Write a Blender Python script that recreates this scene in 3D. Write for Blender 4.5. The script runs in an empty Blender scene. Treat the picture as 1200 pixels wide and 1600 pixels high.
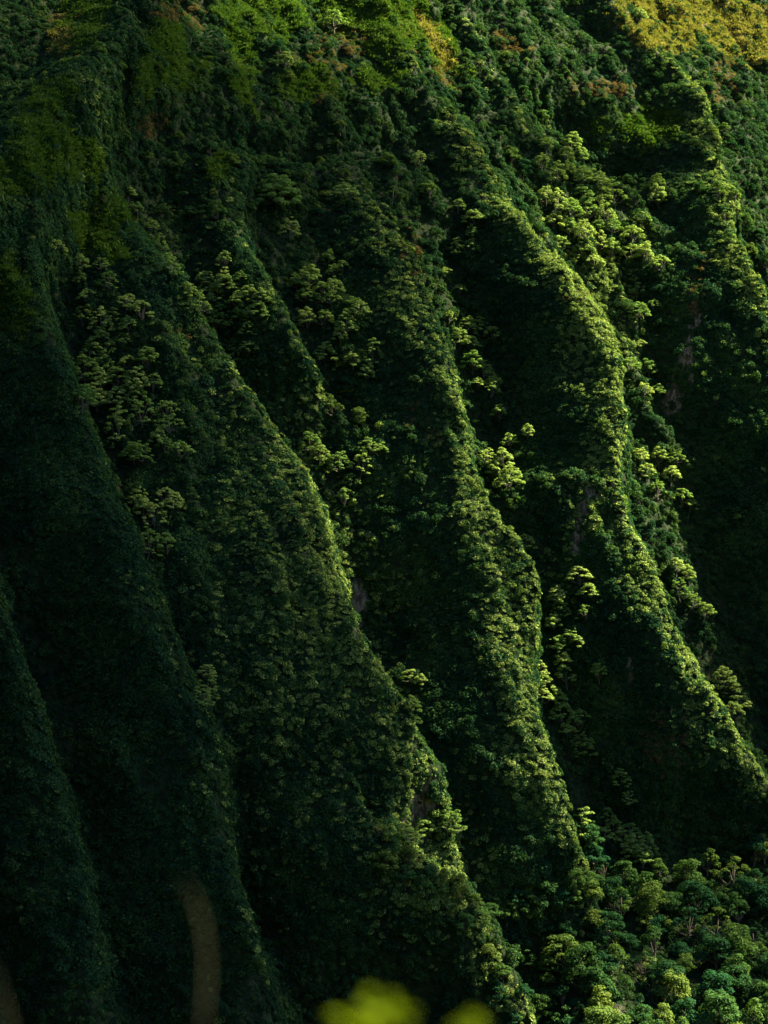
import bpy, math, random
import numpy as np
from mathutils import Vector, Matrix

# ------------------------------------------------------------------ camera, sky, sun, exposure
sc = bpy.context.scene
R = math.radians
PXW, PXH, FPX = 1200.0, 1600.0, 3231.0            # photograph frame, focal length in its pixels
cam_d = bpy.data.cameras.new("camera")
cam = bpy.data.objects.new("camera", cam_d)
sc.collection.objects.link(cam)
cam.location = (0, 0, 0)
cam.rotation_euler = (R(90), 0, 0)
cam_d.sensor_fit = 'HORIZONTAL'
cam_d.sensor_width = 36.0
cam_d.lens = 36.0 * FPX / PXW
cam_d.clip_start = 0.05
cam_d.clip_end = 12000
cam_d.dof.use_dof = True
cam_d.dof.focus_distance = 740
cam_d.dof.aperture_fstop = 4.6
sc.camera = cam

SUN_AZ, SUN_EL = 70.0, 47.0                        # azimuth from +Y towards +X
sd = Vector((math.sin(R(SUN_AZ)) * math.cos(R(SUN_EL)), math.cos(R(SUN_AZ)) * math.cos(R(SUN_EL)), math.sin(R(SUN_EL))))
w = bpy.data.worlds.new("World"); sc.world = w; w.use_nodes = True
wn = w.node_tree
sky = wn.nodes.new('ShaderNodeTexSky'); sky.sky_type = 'NISHITA'; sky.sun_disc = False
sky.sun_elevation = R(SUN_EL); sky.sun_rotation = R(SUN_AZ)
sky.air_density = 0.55; sky.dust_density = 0.1; sky.ozone_density = 3.0; sky.altitude = 600
wn.links.new(sky.outputs[0], wn.nodes['Background'].inputs[0])
wn.nodes['Background'].inputs[1].default_value = 0.05
sl = bpy.data.lights.new("sun", 'SUN'); sl.energy = 5.0; sl.angle = R(0.5); sl.color = (1.0, 0.90, 0.60)
so = bpy.data.objects.new("sun", sl); sc.collection.objects.link(so)
so.rotation_euler = sd.to_track_quat('Z', 'Y').to_euler(); so.location = (300, 500, 400)
sc.view_settings.view_transform = 'Standard'; sc.view_settings.look = 'None'
sc.view_settings.exposure = 3.5; sc.view_settings.gamma = 1.0; sc.view_settings.use_curve_mapping = False
sc.cycles.use_denoising = True
sc.cycles.max_bounces = 5; sc.cycles.diffuse_bounces = 3; sc.cycles.glossy_bounces = 1
sc.cycles.transmission_bounces = 3; sc.cycles.transparent_max_bounces = 8
sc.cycles.caustics_reflective = False; sc.cycles.caustics_refractive = False

rng = np.random.default_rng(7)
C = sc.collection.objects

# ------------------------------------------------------------------ helpers
def tag(o, label=None, cat=None, group=None, kind=None):
    if label: o['label'] = label
    if cat: o['category'] = cat
    if group: o['group'] = group
    if kind: o['kind'] = kind
    return o

def mesh_np(name, V, F, mat=None, smooth=False, attrs=None):
    V = np.asarray(V, np.float32); F = np.asarray(F, np.int32)
    me = bpy.data.meshes.new(name)
    k = F.shape[1]
    me.vertices.add(len(V)); me.vertices.foreach_set('co', V.ravel())
    me.loops.add(F.size); me.loops.foreach_set('vertex_index', F.ravel())
    me.polygons.add(len(F)); me.polygons.foreach_set('loop_start', np.arange(0, F.size, k, dtype=np.int32))
    me.update(calc_edges=True)
    if smooth: me.polygons.foreach_set('use_smooth', np.ones(len(F), bool))
    if attrs:
        for an, (ty, arr) in attrs.items():
            a = me.attributes.new(an, ty, 'POINT')
            key = 'vector' if ty == 'FLOAT_VECTOR' else 'value'
            a.data.foreach_set(key, np.asarray(arr).ravel())
    if mat: me.materials.append(mat)
    me.update()
    return me

def link(name, me, parent=None):
    o = bpy.data.objects.new(name, me); C.link(o)
    if parent: o.parent = parent
    return o

def vnoise(x, y, seed):
    """smooth value noise, -1..1"""
    r = np.random.default_rng(seed); T = r.uniform(-1, 1, (256, 256))
    xi = np.floor(x).astype(int); yi = np.floor(y).astype(int)
    fx = x - xi; fy = y - yi
    fx = fx * fx * (3 - 2 * fx); fy = fy * fy * (3 - 2 * fy)
    a = T[xi % 256, yi % 256]; b = T[(xi + 1) % 256, yi % 256]
    c = T[xi % 256, (yi + 1) % 256]; d = T[(xi + 1) % 256, (yi + 1) % 256]
    return (a * (1 - fx) + b * fx) * (1 - fy) + (c * (1 - fx) + d * fx) * fy

def fbm(x, y, seed, oct=4, gain=0.5):
    v = 0; a = 1; s = 0
    for i in range(oct):
        v = v + a * vnoise(x * 2 ** i + 17 * i, y * 2 ** i - 9 * i, seed + i); s += a; a *= gain
    return v / s

# ------------------------------------------------------------------ materials
def new_mat(name):
    m = bpy.data.materials.new(name); m.use_nodes = True
    m.node_tree.nodes.clear()
    return m, m.node_tree.nodes, m.node_tree.links

def leaf_mat(name, cols, trans=0.3, wl=0.35, wo=0.3, wn_=0.7, tint_scale=0.06):
    """cols: dark -> light ramp picked by leaf, plant and a broad patchiness over the slope"""
    m, N, L = new_mat(name)
    out = N.new('ShaderNodeOutputMaterial'); ms = N.new('ShaderNodeMixShader')
    p = N.new('ShaderNodeBsdfDiffuse'); t = N.new('ShaderNodeBsdfTranslucent')
    at = N.new('ShaderNodeAttribute'); at.attribute_name = 'lv'
    oi = N.new('ShaderNodeObjectInfo')
    geo = N.new('ShaderNodeNewGeometry'); nz = N.new('ShaderNodeTexNoise'); nz.inputs['Scale'].default_value = tint_scale
    nz.inputs['Detail'].default_value = 3
    L.new(geo.outputs['Position'], nz.inputs['Vector'])
    def mth(op, a, b):
        n = N.new('ShaderNodeMath'); n.operation = op
        for i, v in enumerate((a, b)):
            if isinstance(v, (int, float)): n.inputs[i].default_value = v
            else: L.new(v, n.inputs[i])
        return n.outputs[0]
    s = mth('ADD', mth('MULTIPLY', at.outputs['Fac'], wl), mth('MULTIPLY', oi.outputs['Random'], wo))
    s = mth('ADD', s, mth('MULTIPLY', mth('SUBTRACT', nz.outputs['Fac'], 0.25), wn_))
    cr = N.new('ShaderNodeValToRGB'); L.new(s, cr.inputs[0])
    while len(cr.color_ramp.elements) < len(cols): cr.color_ramp.elements.new(0.5)
    for i, c in enumerate(cols):
        cr.color_ramp.elements[i].position = 0.15 + 0.75 * i / (len(cols) - 1)
        cr.color_ramp.elements[i].color = (*c, 1)
    L.new(cr.outputs[0], p.inputs['Color'])
    g = N.new('ShaderNodeMix'); g.data_type = 'RGBA'; g.blend_type = 'MULTIPLY'; g.inputs[0].default_value = 1
    g.inputs[7].default_value = (1.0, 1.15, 0.35, 1)
    L.new(cr.outputs[0], g.inputs[6]); L.new(g.outputs[2], t.inputs[0])
    ms.inputs[0].default_value = trans
    L.new(p.outputs[0], ms.inputs[1]); L.new(t.outputs[0], ms.inputs[2]); L.new(ms.outputs[0], out.inputs[0])
    return m

M_shrub = leaf_mat('shrub_leaves', [(0.005, 0.018, 0.013), (0.011, 0.034, 0.018), (0.032, 0.068, 0.021), (0.085, 0.120, 0.026)], wl=.45, wo=.2)
M_sunlit = leaf_mat('sunlit_pale_leaves', [(0.020, 0.046, 0.016), (0.060, 0.100, 0.028), (0.125, 0.175, 0.042), (0.25, 0.29, 0.085)], wl=.75, wo=.15, wn_=.35)  # naturally pale crest leaves, brightened further with painted sunlight
M_kukui = leaf_mat('candlenut_leaves', [(0.075, 0.140, 0.036), (0.145, 0.210, 0.052), (0.24, 0.285, 0.090)], trans=0.3, wl=.3, wo=.5, wn_=.4)
M_broad = leaf_mat('broadleaf_leaves', [(0.013, 0.046, 0.022), (0.018, 0.050, 0.018), (0.034, 0.074, 0.022), (0.055, 0.100, 0.024), (0.085, 0.115, 0.026)], wl=.2, wo=.75, wn_=.15)
M_grass = leaf_mat('grass_blades', [(0.024, 0.060, 0.011), (0.044, 0.086, 0.015), (0.078, 0.112, 0.024)], wl=.6, wo=.3, wn_=.3)
M_gold = leaf_mat('dry_grass_blades', [(0.07, 0.09, 0.02), (0.14, 0.13, 0.035), (0.22, 0.18, 0.065)], wl=.5, wo=.3, wn_=.5)
M_brown = leaf_mat('dry_fern_leaves', [(0.07, 0.055, 0.028), (0.12, 0.08, 0.035), (0.10, 0.095, 0.035)])
M_dead = leaf_mat('grey_twigs', [(0.10, 0.09, 0.07), (0.17, 0.16, 0.13)], trans=0.05)

def bark_mat(name, c1, c2, sc_=3.0):
    m, N, L = new_mat(name)
    out = N.new('ShaderNodeOutputMaterial'); p = N.new('ShaderNodeBsdfPrincipled')
    tc = N.new('ShaderNodeTexCoord'); nz = N.new('ShaderNodeTexNoise'); nz.inputs['Scale'].default_value = sc_; nz.inputs['Detail'].default_value = 5
    L.new(tc.outputs['Object'], nz.inputs['Vector'])
    cr = N.new('ShaderNodeValToRGB'); L.new(nz.outputs['Fac'], cr.inputs[0])
    cr.color_ramp.elements[0].position = 0.35; cr.color_ramp.elements[0].color = (*c1, 1)
    cr.color_ramp.elements[1].position = 0.65; cr.color_ramp.elements[1].color = (*c2, 1)
    L.new(cr.outputs[0], p.inputs['Base Color']); p.inputs['Roughness'].default_value = 0.85; p.inputs['Specular IOR Level'].default_value = 0.04
    L.new(p.outputs[0], out.inputs[0])
    return m
M_bark = bark_mat('pale_bark', (0.05, 0.045, 0.035), (0.12, 0.11, 0.09))
M_darkbark = bark_mat('dark_bark', (0.05, 0.04, 0.03), (0.12, 0.10, 0.08))
M_stem = bark_mat('dry_stem', (0.013, 0.013, 0.007), (0.030, 0.030, 0.017), 40)

def terrain_mat():
    m, N, L = new_mat('cliff_ground')
    out = N.new('ShaderNodeOutputMaterial'); p = N.new('ShaderNodeBsdfPrincipled')
    geo = N.new('ShaderNodeNewGeometry')
    def noise(scale, det=5, vec=None):
        n = N.new('ShaderNodeTexNoise'); n.inputs['Scale'].default_value = scale; n.inputs['Detail'].default_value = det
        L.new(vec or geo.outputs['Position'], n.inputs['Vector']); return n.outputs['Fac']
    def ramp(fac, stops):
        c = N.new('ShaderNodeValToRGB'); L.new(fac, c.inputs[0])
        while len(c.color_ramp.elements) < len(stops): c.color_ramp.elements.new(0.5)
        for e, (po, co) in zip(c.color_ramp.elements, stops): e.position = po; e.color = (*co, 1)
        return c.outputs[0]
    def mix(f, a, b):
        x = N.new('ShaderNodeMix'); x.data_type = 'RGBA'; L.new(f, x.inputs[0]); L.new(a, x.inputs[6]); L.new(b, x.inputs[7]); return x.outputs[2]
    mp = N.new('ShaderNodeMapping'); mp.inputs['Scale'].default_value = (1, 1, 0.18); L.new(geo.outputs['Position'], mp.inputs['Vector'])
    rock = ramp(noise(0.9, 8, mp.outputs[0]), [(0.3, (0.03, 0.022, 0.017)), (0.47, (0.06, 0.045, 0.03)), (0.58, (0.15, 0.115, 0.08)), (0.7, (0.05, 0.036, 0.025))])
    moss = ramp(noise(0.5, 6), [(0.3, (0.006, 0.010, 0.005)), (0.6, (0.014, 0.022, 0.009)), (0.8, (0.03, 0.022, 0.014))])
    grass = ramp(noise(0.25, 8), [(0.3, (0.018, 0.036, 0.009)), (0.5, (0.032, 0.060, 0.012)), (0.7, (0.05, 0.07, 0.018))])
    gold = ramp(noise(0.35, 8), [(0.3, (0.06, 0.075, 0.02)), (0.55, (0.13, 0.11, 0.035)), (0.75, (0.10, 0.065, 0.03))])
    def at(nm):
        a = N.new('ShaderNodeAttribute'); a.attribute_name = nm; return a.outputs['Fac']
    c = mix(at('rock'), moss, rock); c = mix(at('grass'), c, grass); c = mix(at('gold'), c, gold)
    L.new(c, p.inputs['Base Color']); p.inputs['Roughness'].default_value = 0.9; p.inputs['Specular IOR Level'].default_value = 0.03
    bp = N.new('ShaderNodeBump'); bp.inputs['Distance'].default_value = 1.2; bp.inputs['Strength'].default_value = 0.8
    L.new(noise(0.8, 8), bp.inputs['Height']); L.new(bp.outputs[0], p.inputs['Normal'])
    L.new(p.outputs[0], out.inputs[0])
    return m
M_terrain = terrain_mat()

# ------------------------------------------------------------------ the cliff: a plane leaning back and turned to the right, fluted by ridges
PN = np.array([0.52, -0.6928, 0.50]); T_ = np.array([0.8, 0.6, 0.0]); U_ = np.cross(PN, T_); U_ = U_ if U_[2] > 0 else -U_
PN /= np.linalg.norm(PN); U_ /= np.linalg.norm(U_)
P0 = np.array([0.0, 700.0, 0.0])
def ray_sv(px, py, H):
    d = np.array([(px - 600) / FPX, 1.0, (800 - py) / FPX])
    k = np.dot(P0 + PN * H, PN) / np.dot(d, PN)
    q = d * k - P0 - PN * H
    return np.dot(q, T_), np.dot(q, U_)

# crest lines of the spurs, top to bottom: (x, y in the photograph, height above the gully floor), then flank steepness (left, right)
RIDGES = [
 ([(290, -120, 50), (230, 0, 50), (150, 70, 48), (70, 150, 44), (-10, 230, 40), (-130, 340, 40)], 1.3, 0.9),
 ([(95, 110, 22), (110, 220, 20), (60, 330, 18), (60, 430, 22), (105, 560, 26), (165, 690, 28), (215, 850, 30), (285, 1010, 32), (335, 1170, 32), (365, 1350, 30), (412, 1500, 30), (440, 1700, 30)], 0.95, 1.25),
 ([(-120, 700, 16), (0, 900, 18), (55, 1080, 20), (110, 1250, 21), (150, 1450, 22), (175, 1700, 22)], 0.9, 1.2),
 ([(120, 150, 18), (160, 270, 16), (215, 340, 15), (265, 420, 17), (330, 520, 20), (390, 610, 25), (452, 690, 33), (508, 790, 36), (538, 920, 38), (568, 1020, 38), (638, 1110, 38), (690, 1200, 34), (700, 1290, 24), (720, 1400, 18)], 0.28, 1.3),
 ([(500, 1120, 26), (560, 1260, 30), (620, 1310, 34), (690, 1370, 36), (770, 1440, 34), (830, 1560, 30), (880, 1700, 26)], 0.9, 1.2),
 ([(330, 200, 8), (385, 330, 16), (430, 430, 20), (480, 540, 20), (535, 630, 12), (570, 700, 4)], 0.9, 1.2),
 ([(380, 60, 12), (370, 140, 12), (400, 210, 6)], 0.7, 1.2),
 ([(520, 150, 4), (585, 240, 14), (630, 360, 22), (672, 470, 27), (718, 580, 30), (742, 690, 32), (778, 790, 34), (845, 910, 36), (838, 1010, 34), (850, 1110, 34), (880, 1210, 34), (905, 1300, 32), (950, 1400, 26), (1000, 1520, 16)], 0.79, 1.4),
 ([(620, -120, 18), (650, 20, 18), (700, 110, 18), (745, 180, 19), (800, 260, 22), (838, 350, 28), (890, 420, 32), (962, 545, 36), (962, 610, 36), (995, 740, 38), (1040, 850, 38), (1065, 960, 38), (1115, 1060, 38), (1155, 1140, 36), (1215, 1230, 32), (1300, 1340, 26)], 1.05, 1.35),
 ([(760, -60, 10), (790, 60, 12), (840, 160, 12), (860, 230, 5)], 0.8, 1.2),
 ([(960, -80, 16), (1040, 30, 20), (1100, 100, 22), (1125, 200, 25), (1145, 300, 28), (1165, 400, 32), (1215, 480, 36), (1270, 620, 40), (1330, 800, 40), (1400, 1000, 40), (1500, 1250, 34)], 0.85, 1.2),
 ([(1330, -100, 14), (1380, 80, 22), (1400, 300, 30), (1480, 560, 34), (1560, 900, 34)], 0.85, 1.2),
 ([(1500, -100, 26), (1580, 200, 28), (1700, 600, 34)], 0.85, 1.2),
 ([(-150, 500, 20), (-200, 800, 26), (-120, 1100, 28), (-60, 1400, 28), (-20, 1700, 28)], 0.85, 1.2),
 ([(900, 700, 6), (905, 800, 12), (890, 900, 10), (880, 960, 3)], 1.1, 1.4),
]

GS = 1.25
s_ax = np.arange(-260, 440, GS); v_ax = np.arange(-310, 420, GS)
S, Vv = np.meshgrid(s_ax, v_ax, indexing='ij')
wx = 5 * fbm(S / 26, Vv / 40, 11, 3); wy = 5 * fbm(S / 30, Vv / 34, 31, 3)
Sw, Vw = S + wx, Vv + wy
wx0 = 5 * fbm(S / 13 + 40, Vv / 20, 51, 3)
hs = np.zeros_like(S); K = 3.0
acc = np.exp(np.clip((1.5 + 2.0 * fbm(S / 18, Vv / 30, 5)) / K, -30, 30))
crest = np.zeros_like(S)
wide = np.zeros_like(S)
for a_, b_, rx_, ry_, am_ in [(930, 470, 14, 18, 10), (810, 930, 14, 26, 6), (520, 880, 20, 45, 9), (250, 950, 14, 60, 4), (1120, 1100, 14, 25, 4), (690, 500, 14, 30, 3)]:
    sb, vb = ray_sv(a_, b_, 30); wide += am_ * np.exp(-((S - sb) / rx_) ** 2 - ((Vv - vb) / ry_) ** 2)
ease = np.zeros_like(S)
for a_, b_, rx_, ry_, am_ in [(905, 465, 17, 24, 0.85), (950, 600, 9, 20, 0.6), (470, 960, 22, 55, 0.45), (790, 980, 13, 35, 0.35), (655, 1350, 14, 22, 0.5)]:
    sb, vb = ray_sv(a_, b_, 28); ease = np.maximum(ease, am_ * np.exp(-((S - sb) / rx_) ** 2 - ((Vv - vb) / ry_) ** 2))
for pts, ml, mr in RIDGES:
    q = np.array([(*ray_sv(a - (20 if pts[0][0] != 620 else 20 * (b > 700)) * min(1, max(0, (b - 200) / 300)), b, c), c) for a, b, c in pts])
    best = np.full(S.shape, 1e9); Hb = np.zeros_like(S); sg = np.zeros_like(S)
    for i in range(len(q) - 1):
        ax, ay, ah = q[i]; bx, by, bh = q[i + 1]
        dx, dy = bx - ax, by - ay; L2 = dx * dx + dy * dy
        t = np.clip(((Sw * 0 + S + 0.15 * wx - ax) * dx + (Vv + 0.15 * wy - ay) * dy) / L2, 0, 1)
        ex = S + 0.15 * wx - ax - t * dx; ey = Vv + 0.15 * wy - ay - t * dy
        dd = np.hypot(ex, ey); m_ = dd < best
        best = np.where(m_, dd, best); Hb = np.where(m_, ah + t * (bh - ah), Hb)
        sg = np.where(m_, dx * ey - dy * ex, sg)
    # sg sign: right of a line that runs downhill
    right = 1 / (1 + np.exp(np.clip(sg / 60, -30, 30)))
    slope = 1.05 * mr * (1 - right) + (0.30 + ml) * right * (1 - ease)
    best = np.abs(best + 1.1 * np.clip(best / 8, 0, 1) * fbm(S / 9, Vv / 14, 89, 3))
    wr = 4.0 + 3.0 * fbm(S / 40, Vv / 35, 83, 2)
    wr = wr * (0.55 + (1.5 if ml < 0.8 else 0.7) * right) + wide * (0.4 + 0.9 * right)
    rr = np.sqrt(best ** 2 + wr ** 2) - wr
    Hb = Hb * (1 - (0.45 if pts[0][0] < 900 else 0.22) * np.clip((Vv - 85) / 70, 0, 1)) + 2.0 * fbm(S / 30, Vv / 22, 87, 3)
    h = Hb - slope * rr * (1 + 0.16 * fbm(S / 22, Vv / 45, 77, 3)) 
    acc += np.exp(np.clip(h / K, -30, 30))
    crest = np.maximum(crest, np.exp(-(best / (wr * 1.5)) ** 2.5) * np.clip(Hb / 14, 0, 1))
hs = K * np.log(acc)
flutes = fbm(Sw / 9, Vv / 46, 91, 4)
hs += 4.8 * flutes + 3.0 * fbm(S / 9, Vv / 11, 131, 4) * np.clip(0.5 + (Vv - 60) / 120, 0.5, 1) + 1.0 * fbm(S / 4, Vv / 5, 137, 2) + 7 * np.clip((Vv - 70) / 70, 0, 1) * fbm(S / 34, Vv / 34, 141, 3) + 0.5 * fbm(S / 2.5, Vv / 3, 151, 2)
# the foot of the slope eases out into a wooded apron towards the right
t1_, t2_, t3_ = ray_sv(790, 1470, 4), ray_sv(980, 1360, 4), ray_sv(1220, 1230, 4)
toe = 5 * fbm(S / 16, S / 30, 177, 3) + np.interp(S, [t1_[0], t2_[0], t3_[0]], [t1_[1], t2_[1], t3_[1]])
th_ = 3 + 0.75 * (toe - Vv) + 3 * fbm(S / 14, Vv / 14, 171, 3) - 1.2 * np.clip(t1_[0] - S, 0, None)
hs = 5 * np.log(np.exp(np.clip(hs / 5, -40, 60)) + np.exp(np.clip(th_ / 5, -40, 60)))
# higher up the face eases back
u_ = np.clip(Vv - 130, 0, None)
hs -= 14 * (u_ / 80) ** 2 / (1 + u_ / 80)
for bx_, by_, rs_, rv_, dp_ in [(930, 190, 17, 20, 13), (1000, 230, 14, 14, 8), (460, 205, 42, 7, 9), (250, 270, 18, 22, 8), (610, 200, 16, 10, 6), (100, 1000, 10, 30, 5), (910, 850, 9, 26, 5)]:
    sb, vb = ray_sv(bx_, by_, 8)
    hs -= dp_ * np.exp(-((S - sb) / rs_) ** 2 - ((Vv - vb) / rv_) ** 2)
X = P0[0] + S * T_[0] + Vv * U_[0] + hs * PN[0]
Y = P0[1] + S * T_[1] + Vv * U_[1] + hs * PN[1]
Z = P0[2] + S * T_[2] + Vv * U_[2] + hs * PN[2]
nS, nV = S.shape
Vt = np.stack([X, Y, Z], -1)
# projection of every grid point, and a coarse depth map for placing things where they are seen
PX = 600 + FPX * X / Y; PY = 800 - FPX * Z / Y
BIN = 6
zb = {}
def depth_map():
    nx, ny = int(1800 / BIN), int(2200 / BIN)
    D = np.full((nx, ny), 1e9); I = np.full((nx, ny), -1)
    bx = ((PX + 300) / BIN).astype(int).ravel(); by = ((PY + 300) / BIN).astype(int).ravel()
    ok = (bx >= 0) & (bx < nx) & (by >= 0) & (by < ny)
    idx = np.nonzero(ok)[0]; o = idx[np.argsort(-Y.ravel()[idx])]
    D[bx[o], by[o]] = Y.ravel()[o]; I[bx[o], by[o]] = o
    return D, I
DM, DI = depth_map()
def at(px, py):
    bx, by = int((px + 300) / BIN), int((py + 300) / BIN)
    best = None
    for r in range(0, 6):
        for i in range(bx - r, bx + r + 1):
            for j in range(by - r, by + r + 1):
                if 0 <= i < DI.shape[0] and 0 <= j < DI.shape[1] and DI[i, j] >= 0:
                    if best is None or DM[i, j] < DM[best]: best = (i, j)
        if best: break
    k = DI[best]
    return Vector([float(q_) for q_ in Vt.reshape(-1, 3)[k]]), k
# surface normals
gx = np.gradient(Vt, axis=0); gy = np.gradient(Vt, axis=1)
NRM = np.cross(gx, gy); NRM /= np.linalg.norm(NRM, axis=-1, keepdims=True)
if NRM[nS // 2, nV // 2] @ PN < 0: NRM = -NRM
area = np.linalg.norm(np.cross(gx, gy), axis=-1)

# masks on the slope, each a patch of ground cover with a place of its own: (x, y, half width, half height) in the photograph
def patches(lst, rag=0.55, seed=201):
    m = np.zeros_like(S); nz = fbm(S / 7, Vv / 9, seed, 4); nz2 = fbm(S / 2.6, Vv / 3.2, seed + 9, 2)
    for (a, b, rx, ry, tilt) in lst:
        c, s = math.cos(R(tilt)), math.sin(R(tilt))
        dx, dy = PX - a, PY - b
        q = np.sqrt(((dx * c + dy * s) / rx) ** 2 + ((-dx * s + dy * c) / ry) ** 2)
        m = np.maximum(m, np.clip((1.15 - q + rag * nz + 0.35 * nz2) * 3, 0, 1))
    return m
grass = patches([(125, 40, 30, 60, 25), (60, 170, 22, 60, 40), (90, 235, 40, 50, 0), (140, 250, 20, 40, -20), (160, 360, 40, 50, -25), (40, 270, 40, 40, 0),
                 (20, 460, 22, 60, -10), (380, 80, 22, 60, -10), (372, 135, 16, 40, -20), (400, 15, 60, 16, 0), (290, 110, 40, 30, 0), (480, 130, 45, 25, 0), (340, 260, 22, 22, 0),
                 (560, 20, 60, 25, 0), (620, 60, 50, 30, 0), (590, 120, 40, 20, 0), (640, 20, 40, 25, 0), (450, 40, 40, 20, 0), (260, 60, 30, 30, 0), (230, 120, 20, 30, 0), (690, 70, 30, 60, -30), (1010, 200, 60, 30, 0)], 0.9)
gold = patches([(1070, 12, 110, 40, 12), (1160, 45, 100, 46, 25), (690, 80, 14, 60, -35), (1030, 55, 50, 26, 20), (1190, 70, 30, 20, 20), (100, 60, 22, 32, 0)], 0.7, 221)
brown = patches([(105, 60, 22, 32, -30), (298, 22, 22, 22, 0), (150, 330, 12, 26, -20), (645, 50, 20, 26, -30), (700, 120, 14, 30, -30), (240, 190, 26, 22, 0), (500, 110, 40, 40, 0), (560, 60, 40, 30, 0),
                 (265, 15, 30, 20, 0), (1125, 130, 22, 30, 0), (950, 140, 40, 22, 0), (800, 70, 24, 24, 0), (660, 660, 18, 30, -20), (1090, 440, 12, 50, 10), (910, 460, 20, 14, 0), (640, 400, 18, 30, 0), (1040, 1160, 30, 40, 0), (290, 520, 14, 14, 0)], 1.0, 241)
rock = patches([(658, 1262, 18, 40, 5), (625, 1290, 10, 34, 0), (1082, 505, 10, 30, 15), (1075, 560, 10, 40, 0), (905, 830, 10, 60, 10), (925, 770, 14, 20, 0), (560, 960, 10, 50, 0), (1050, 620, 12, 30, 0), (985, 1040, 8, 20, 0)], 0.8, 261)
me = None
idx = np.arange(nS * nV).reshape(nS, nV)
F = np.stack([idx[:-1, :-1], idx[1:, :-1], idx[1:, 1:], idx[:-1, 1:]], -1).reshape(-1, 4)
me = mesh_np('cliff_slope', Vt.reshape(-1, 3), F, M_terrain, True,
             {'rock': ('FLOAT', rock.astype(np.float32)), 'grass': ('FLOAT', grass.astype(np.float32)), 'gold': ('FLOAT', gold.astype(np.float32))})
cliff = link('mountainside_terrain', me); tag(cliff, 'steep fluted mountainside of sharp green ridges and dark gullies', kind='structure')


# ------------------------------------------------------------------ unseen clouds added at upper right to dim the sun over parts of the slope
def shade_cloud_mat(name, dens):
    m, N, L = new_mat(name)
    out = N.new('ShaderNodeOutputMaterial'); v = N.new('ShaderNodeVolumePrincipled')
    v.inputs['Density'].default_value = dens; v.inputs['Color'].default_value = (.9, .92, .95, 1)
    L.new(v.outputs[0], out.inputs['Volume']); return m
def shade_cloud(px, py, hx, hy, depth, opt, dist, seed):
    """an unseen lumpy vapour body added so its shade falls round the wall point seen at (px, py); hx, hy half sizes in metres; opt = optical depth through its middle"""
    s_, v_ = ray_sv(px, py, 15.0)
    W = Vector((P0 + s_ * T_ + v_ * U_ + 15 * PN).tolist()); c = W + sd * dist
    ax = Vector((1, .75, 0)); ax = (ax - sd * ax.dot(sd)) * hx
    ay = Vector((U_ / U_[2]).tolist()); ay = (ay - sd * ay.dot(sd)) * hy
    az = sd * (depth / 2)
    V = []; F = []; nu, nv = 40, 24; r = np.random.default_rng(seed); k = r.normal(0, 1, (14, 3)) * 2.6; ph = r.uniform(0, 6.28, 14)
    for j in range(nv + 1):
        for i in range(nu):
            th = math.pi * j / nv; f = 2 * math.pi * i / nu
            d = np.array([math.sin(th) * math.cos(f), math.sin(th) * math.sin(f), math.cos(th)])
            q = 1 + 0.09 * float(np.sin(k @ d + ph).sum()) * .6
            V.append(tuple(c + (ax * d[0] + ay * d[1] + az * d[2]) * q))
    for j in range(nv):
        for i in range(nu):
            i2 = (i + 1) % nu; F.append((j * nu + i, (j + 1) * nu + i, (j + 1) * nu + i2, j * nu + i2))
    me = bpy.data.meshes.new('shade_cloud'); me.from_pydata(V, [], F); me.materials.append(shade_cloud_mat('shade_vapour', opt / depth)); me.validate(); me.update()
    o = link('shade_cloud', me); tag(o, 'unseen white vapour body added to dim sunlight on the mountainside', kind='structure')
SHADE_CLOUDS = [(-210, 1300, 112, 330, 120, 3.4, 600, 1), (200, 1000, 75, 260, 70, 0.7, 760, 9), (730, 960, 32, 120, 50, 0.4, 820, 10), (300, 600, 40, 60, 50, 1.1, 780, 11), (200, 60, 150, 110, 100, 1.0, 850, 3), (480, 190, 90, 50, 80, 1.4, 980, 4), (950, 170, 40, 32, 60, 1.6, 1080, 5),
          (1220, 1150, 52, 70, 50, 1.3, 500, 6), (610, 480, 36, 70, 50, 0.9, 700, 7), (1090, 1530, 80, 45, 50, 1.1, 650, 8)]
for c_ in SHADE_CLOUDS: shade_cloud(*c_)

# ------------------------------------------------------------------ valley floor and the hillside the viewer stands on: one sheet to the horizon
g1 = np.concatenate([-np.geomspace(6000, 8, 60), np.linspace(-6, 6, 13), np.geomspace(8, 6000, 60)])
gy1 = np.concatenate([-np.geomspace(3000, 8, 50), np.linspace(-6, 6, 13), np.geomspace(8, 6000, 60)])
GX, GY = np.meshgrid(g1, gy1, indexing='ij')
rr = np.hypot(GX, np.maximum(GY, 0))
gz = -1.65 - 0.75 * np.clip(rr - 5, 0, None) * np.clip((GY + 8) / 10, 0, 1)
back = np.clip(-GY - 3, 0, None)
gz = gz + np.where(GY < 0, 0.85 * np.minimum(back, 900) - np.clip(np.abs(GX) - 900, 0, None) * 0.3, 0)  # unseen rise behind the viewer, added and steepened to block sky light
gz = np.maximum(gz, -275 + 6 * fbm(GX / 300, GY / 300, 301, 3)) + 0.3 * fbm(GX / 6, GY / 6, 311, 3) * np.clip(rr / 6, 0, 1)
ii = np.arange(GX.size).reshape(GX.shape)
FF = np.stack([ii[:-1, :-1], ii[1:, :-1], ii[1:, 1:], ii[:-1, 1:]], -1).reshape(-1, 4)
za = np.zeros(GX.size, np.float32)
vf = link('valley_ground', mesh_np('valley_ground', np.stack([GX, GY, gz], -1).reshape(-1, 3), FF, M_terrain, True,
     {'rock': ('FLOAT', za), 'grass': ('FLOAT', za + 0.1), 'gold': ('FLOAT', za)}))
tag(vf, 'dark green valley ground below the mountainside, unseen hill added behind to block sky light', kind='structure')

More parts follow.
